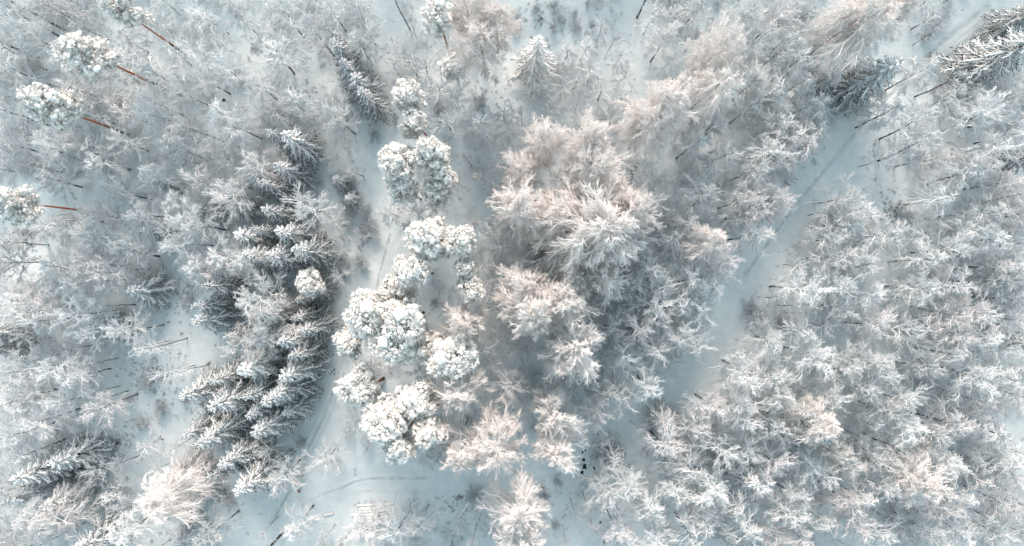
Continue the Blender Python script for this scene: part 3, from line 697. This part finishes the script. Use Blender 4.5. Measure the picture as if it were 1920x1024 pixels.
bo = scatter('frosted_wood', [small_tree(q) for q in range(5)], P[:, 0], P[:, 1], s, s * rs.uniform(.7, 1.1, n), [M['rime'], M['bark']])
tag(bo, 'mass of slim frosted trees filling the wood behind and between the larger trees', 'wood', kind='stuff')

# heather stalks poking through thin snow
def tuft(q):
    rs_ = np.random.default_rng(900 + q); g = Geo(); n = 9
    a = rs_.uniform(0, 6.28, n); e = rs_.uniform(.3, 1.3, n)
    d = np.stack([np.cos(a) * np.cos(e), np.sin(a) * np.cos(e), np.sin(e)], 1)
    p0 = rs_.normal(0, .06, (n, 3)); p0[:, 2] = -.03
    P_ = curve_pts(p0, d, rs_.uniform(.12, .34, n), np.full(n, -.2), 3, rs_, .1); g.tubes(P_, np.array([[.02, .018, .008]]) * np.ones((n, 1)), 3); return g
PATCH = [(50, 440, 45, 240), (1010, 40, 90, 110), (930, 150, 40, 40), (290, 700, 60, 260), (340, 560, 40, 60), (220, 830, 60, 140), (1680, 400, 60, 160), (860, 930, 60, 160), (680, 950, 40, 50),
         (1020, 930, 50, 60), (1640, 270, 50, 50), (690, 440, 30, 60), (480, 90, 30, 40), (1800, 200, 60, 70), (380, 760, 40, 50), (1080, 850, 50, 50), (660, 190, 60, 60), (580, 180, 30, 30), (430, 930, 25, 50), (900, 200, 60, 70), (1400, 560, 30, 30), (240, 640, 60, 70), (1330, 350, 30, 20)]
xs, ys = [], []
for px, py, r, n in PATCH:
    cx, cy = at(px, py); a = rs.uniform(0, 6.28, n); q = np.abs(rs.normal(0, .6, n)) * r / PPM
    xs.append(cx + np.cos(a) * q); ys.append(cy + np.sin(a) * q)
x = np.concatenate(xs + [rs.uniform(-78, 78, 1500)]); y = np.concatenate(ys + [rs.uniform(-42, 42, 1500)])
tracks = RUTM
s = rs.uniform(.4, 1.5, len(x))
k = np.minimum(seg_dist(x, y, LEFT_ROAD), seg_dist(x, y, RIGHT_ROAD)) > 2.0
x, y, s = x[k], y[k], s[k]
ho = scatter('heather', [tuft(q) for q in range(4)], x, y, s, s, [M['litter']])
tag(ho, 'dark heather stalks poking out of thin snow in the clearings', 'heather', kind='stuff')


# ------------------------------------------------------------------ felled logs, fallen stems
def log_mesh(name, L, r, seed, bend=0.0):
    rs_ = np.random.default_rng(seed); g = Geo(); K = 12
    t = np.linspace(-.5, .5, K); P = np.zeros((1, K, 3)); P[0, :, 0] = t * L; P[0, :, 1] = bend * (4 * t * t - 1); P[0, :, 2] = r * .8
    P[0, :, 1:] += rs_.normal(0, r * .12, (K, 2))
    g.tubes(P, (r * np.linspace(1.08, .88, K))[None], 10)
    V = np.concatenate(g.V); n = 10
    capF = [np.array([list(range(n))[::-1]]), np.array([[ (K - 1) * n + q for q in range(n)]])]
    me = mesh_np(name, V, [g.F4[0]] + capF, [M['log'], M['log_end']], [0] * len(g.F4[0]) + [1, 1])
    return me
def snow_ridge(L, wdt, hgt, seed):
    """snow lying along the top of a log"""
    rs_ = np.random.default_rng(seed); g = Geo(); K = 16
    t = np.linspace(-.48, .48, K); P = np.zeros((1, K, 3)); P[0, :, 0] = t * L; P[0, :, 1] = rs_.normal(0, .02, K); P[0, :, 2] = hgt
    rad = wdt * 1.3 * rs_.uniform(.75, 1.1, K) * np.clip(np.sin(np.pi * (t + .5)) * 4, .15, 1)
    g.tubes(P, rad[None], 8, flat=.55)
    return g.build('snow_cap', [M['pine_snow']])
def log_thing(px, py, L, r, ang, label, group=None, z=0.0, seed=0, bend=0.0, cat='log', nm='felled_log', cap=True):
    x, y = at(px, py)
    root = bpy.data.objects.new(nm, None); col.objects.link(root); root.empty_display_size = .3
    root.location = (x, y, gz(x, y) + z); root.rotation_euler = (0, 0, R_(ang))
    tag(root, label, cat, group)
    obj('stem', log_mesh('stem', L, r, seed, bend), root)
    if cap: obj('snow_cap', snow_ridge(L, r * .95, r * 1.75, seed), root)
    return root
ROWN = ['top', 'second', 'third', 'fourth', 'fifth', 'bottom']
for row in range(6):
    for k, (px, L) in enumerate(((690, 2.9), (724, 2.5))):
        log_thing(px + (row * 5 + k * 7) % 6 - 2, 946 + row * 5.6 - k * 2.2, L, .17 + .02 * ((row + k) % 2), 3 + (row * 7 + k * 3) % 5 - 2,
                  'snow covered felled log, %s row of the %s half of the log pile' % (ROWN[row], ('left', 'right')[k]), 'logs piled in the lower clearing', seed=40 + row * 2 + k, z=-.08)
SM = [(1471, 331, 1.0, -28, 'upper left end'), (1482, 332, .8, -22, 'top'), (1492, 334, .6, -30, 'upper right end'), (1475, 340, .9, -62, 'middle'), (1488, 341, .7, -25, 'lower right side'), (1480, 345, .5, -20, 'centre bottom'), (1474, 350, 1.1, -35, 'lowest edge')]
for q, (px, py, L, an, wh) in enumerate(SM):
    log_thing(px, py, L, .09, an, 'short dark log at the %s of the small stack by the right road' % wh, 'short logs beside the right road', seed=60 + q, cap=False, z=.12)
FALL = [(873, 948, 5.6, .13, 57, 'snow covered fallen trunk slanting across the lower clearing', .15), (1079, 981, 3.6, .09, -67, 'thin dark fallen stem on snow near the lower edge', .1),
        (1092, 1007, 1.4, .08, -60, 'short dark stem at the foot of the thin fallen stem', 0), (1856, 54, 4.0, .08, 50, 'thin fallen stem lying beside the upper right road', .2), (1862, 68, 1.8, .08, 48, 'short stem lying below the thin stem at the upper right', .1),
        (1040, 1003, 1.9, .07, -45, 'little dark stick beside the round rimed crown at the bottom', .1), (1155, 897, 1.3, .07, -48, 'short dark stick showing between two bottom birches', .1),
        (1165, 75, 1.2, .05, 60, 'short twiggy stick in the upper clearing', .05), (712, 547, 1.8, .05, 2, 'thin branch lying across the left track', .1), (618, 962, 1.5, .12, 14, 'dark butt end of a fallen log in the lower clearing', .0),
        (1035, 887, 1.0, .06, 18, 'small stick below the pale birch in the lower clearing', .1)]
for q, (px, py, L, r, an, lb, bd) in enumerate(FALL):
    log_thing(px, py, L, r, an, lb, None, seed=80 + q, bend=bd, cat='fallen stem', nm='fallen_stem', cap=r > .1)

# bare poles: thin leafless trunks that stand in the left clearing, and stems whose crowns rise out of the frame
def pole(bx, by, h, r, label, seed, tipfrost=True, snaggy=.5):
    rs_ = np.random.default_rng(seed); x, y = at(bx, by)
    root = bpy.data.objects.new('bare_tree', None); col.objects.link(root); root.empty_display_size = .3
    root.location = (x, y, gz(x, y)); tag(root, label, 'bare tree', 'bare slender trunks')
    g = Geo(); z = np.linspace(-.2, h, 9); P = np.zeros((1, 9, 3)); P[0, :, 2] = z; P[0, 1:, :2] = np.cumsum(rs_.normal(0, .07, (8, 2)), axis=0)
    g.tubes(P, (r * (1.05 - .8 * z / h))[None], 6); obj('trunk', g.build('trunk', [M['bark']]), root)
    n = int(14 + h); t = rs_.uniform(snaggy, 1, n); p0, _ = sample(np.repeat(P, n, 0), t); a = rs_.uniform(0, 6.28, n)
    d = unit(np.stack([np.cos(a), np.sin(a), rs_.uniform(.1, 1.2, n)], 1)); L = rs_.uniform(.4, 1.5, n)
    P1 = curve_pts(p0, d, L, np.full(n, -.2), 4, rs_, .08); b_ = Geo(); b_.tubes(P1, np.linspace(.035, .02, 4)[None] * np.ones((n, 1)), 3)
    P2, L2 = children(P1, 5, .2, 1, (.3, .9), .5, L, -.1, 3, rs_); b_.tubes(P2, np.full((len(P2), 3), .022), 3)
    obj('branches', b_.build('branches', [M['rime']]), root)
for q, (bx, by, h, r, lb) in enumerate([
    (307, 609, 11, .09, 'dark slim pole, uppermost in the open left clearing'), (350, 634, 13, .08, 'long slim pole pointing left below the uppermost one'), (392, 683, 10, .07, 'slim frosty pole just left of the spruce mass'),
    (252, 571, 9, .09, 'dark pole beside the round evergreen of the left clearing'), (240, 733, 8, .07, 'bent dark pole near the white spidery birch'), (122, 57, 24, .17, 'tall dark trunk running out at the upper-left corner'),
    (72, 108, 24, .16, 'tall dark trunk running out of the left edge near the corner'), (158, 38, 22, .12, 'frost whitened trunk above the upper-left pine'), (532, 996, 26, .20, 'thick grey trunk running out of the bottom edge'),
    (772, 62, 22, .12, 'black and white birch trunk running out of the upper edge'), (1716, 181, 14, .12, 'dark stem in front of the long-trunked upper right spruce'), (1195, 32, 22, .16, 'thick dark trunk at the upper edge right of the clearing'),
    (333, 22, 20, .10, 'dark trunk at the upper edge right of the pines'), (1530, 62, 20, .16, 'dark trunk crossing the broad white upper tree'), (878, 783, 17, .13, 'straight pale stem below the fluffy round tree')]):
    pole(bx, by, h, r, lb, 300 + q, snaggy=.6 if h < 15 else .8)

# ------------------------------------------------------------------ the walker
def make_person(px, py):
    x, y = at(px, py); z0 = gz(x, y)
    root = bpy.data.objects.new('person', None); col.objects.link(root); root.empty_display_size = .3
    root.location = (x, y, z0); root.rotation_euler = (0, 0, R_(215))
    tag(root, 'person in a rosy red jacket, black trousers and teal hat walking over snow', 'person')
    skin = plain('skin', (.55, .34, .26)); jacket = plain('red_jacket', (.42, .09, .11)); trous = plain('black_trousers', (.02, .02, .025))
    teal = plain('teal_hat', (.02, .28, .27)); boots = plain('boots', (.03, .025, .02)); pack = plain('black_backpack', (.02, .022, .03))
    def skin_mesh(name, pts, edges, rad, mats, sub=2):
        me = bpy.data.meshes.new(name); me.from_pydata(pts, edges, [])
        o = obj(name, me, root); md = o.modifiers.new('skin', 'SKIN')
        sv = me.skin_vertices[0].data if me.skin_vertices else None
        if sv is None:
            import bmesh
            bm = bmesh.new(); bm.from_mesh(me); bm.verts.layers.skin.verify(); bm.to_mesh(me); bm.free(); sv = me.skin_vertices[0].data
        for v, r in zip(sv, rad): v.radius = (r if isinstance(r, tuple) else (r, r))
        sv[0].use_root = True
        ss = o.modifiers.new('sub', 'SUBSURF'); ss.levels = ss.render_levels = sub
        for m in mats: me.materials.append(m)
        return o
    # facing +X; one connected figure in mid stride
    P, E, Rr = [], [], []
    def v(p, r, par=None):
        P.append(p); Rr.append(r)
        if par is not None: E.append((par, len(P) - 1))
        return len(P) - 1
    pel = v((0, 0, .95), (.15, .11)); wa = v((.01, 0, 1.10), (.13, .10), pel); ch = v((.03, 0, 1.32), (.16, .11), wa); up = v((.03, 0, 1.43), (.12, .08), ch)
    nk = v((.045, 0, 1.51), .05, up); hb = v((.055, 0, 1.58), (.07, .08), nk); hm = v((.065, 0, 1.66), (.078, .09), hb); ht = v((.06, 0, 1.735), (.06, .065), hm)
    for sg in (1, -1):
        hp = v((0, .10 * sg, .90), .095, pel); kn = v((.17 * sg + .02, .11 * sg, .50), .058, hp); an = v((.16 if sg > 0 else -.36, .11 * sg, .10 if sg > 0 else .17), .04, kn)
        he = v((an and P[an][0] + .02, .11 * sg, .05 if sg > 0 else .10), .04, an); v((P[an][0] + .19, .12 * sg, .035 if sg > 0 else .03), (.045, .03), he)
        sh = v((.03, .19 * sg, 1.41), .065, up); el_ = v((-.10 * sg, .25 * sg, 1.14), .045, sh); wr_ = v((.09 - .12 * sg, .25 * sg, .93), .03, el_)
        pm = v((P[wr_][0] + .03, .25 * sg, .87), (.018, .038), wr_)
        for f, (dy, Ln) in enumerate(((.028, .065), (.010, .075), (-.010, .07), (-.028, .055))):
            a_ = v((P[pm][0] + .012 + dy * .2, .25 * sg, .83 - abs(dy) * .2), .009, pm)
            P[a_] = (P[pm][0] + .01 + dy, .25 * sg, .835); b2 = v((P[a_][0] + .005, .25 * sg - .008 * sg, .835 - Ln * .5), .0085, a_); v((P[b2][0] + .004, .25 * sg - .025 * sg, .835 - Ln), .008, b2)
        t1 = v((P[pm][0] + .045, .245 * sg, .865), .010, pm); v((P[t1][0] + .02, .235 * sg, .83), .009, t1)
    skin_mesh('body', P, E, Rr, [skin])
    # clothes as sleeves round the limbs
    def cloth(name, chain_list, m, grow=.022):
        g = Geo()
        for ch_ in chain_list:
            pts = np.array([[c[0] for c in ch_]], float); rad = np.array([[c[1] for c in ch_]])
            K = 3 * len(ch_); ti = np.linspace(0, len(ch_) - 1, K)
            PP = np.stack([np.interp(ti, range(len(ch_)), pts[0, :, q]) for q in range(3)], 1)[None]; RR = np.interp(ti, range(len(ch_)), rad[0])[None]
            g.tubes(PP, RR + grow, 12)
            for e_ in (0, -1): blobs(g, PP[:, e_], RR[:, e_] + grow, np.random.default_rng(3), flat=1, jit=0)
        obj(name, g.build(name, [m]), root)
    cloth('jacket', [[((0, 0, .90), .13), ((.01, 0, 1.1), .135), ((.03, 0, 1.32), .165), ((.035, 0, 1.44), .10)]] + [[((.03, .15 * s_, 1.41), .07), ((-.10 * s_, .25 * s_, 1.14), .05), ((.09 - .12 * s_, .25 * s_, .96), .036)] for s_ in (1, -1)], jacket)
    cloth('trousers', [[((0, .08 * s_, .92), .10), ((.17 * s_ + .02, .11 * s_, .50), .062), ((.16 if s_ > 0 else -.34, .11 * s_, .18 if s_ > 0 else .22), .05)] for s_ in (1, -1)], trous)
    cloth('boots', [[((.16 if s_ > 0 else -.36, .11 * s_, .16 if s_ > 0 else .2), .045), ((.18 if s_ > 0 else -.33, .11 * s_, .06 if s_ > 0 else .09), .045), ((.35 if s_ > 0 else -.17, .12 * s_, .05), .04)] for s_ in (1, -1)], boots, .01)
    g = Geo(); blobs(g, np.array([[.05, 0, 1.70]]), np.array([.115]), np.random.default_rng(1), flat=.85, jit=0); blobs(g, np.array([[.04, 0, 1.81]]), np.array([.035]), np.random.default_rng(1), jit=.05); obj('hat', g.build('hat', [teal]), root)
    g = Geo(); n_ = np.array([[-.15, 0, 1.15], [-.17, 0, 1.25], [-.15, 0, 1.36]]); blobs(g, n_, np.array([.15, .15, .13]), np.random.default_rng(2), flat=1, jit=.03); obj('backpack', g.build('backpack', [pack]), root)
    g = Geo(); blobs(g, np.array([[.155, 0, 1.64]]), np.array([.014]), np.random.default_rng(4), flat=1.3, jit=0)
    for s_ in (1, -1): blobs(g, np.array([[.135, .032 * s_, 1.665]]), np.array([.010]), np.random.default_rng(4), flat=1, jit=0)
    obj('face', g.build('face', [skin]), root)
make_person(566, 914)
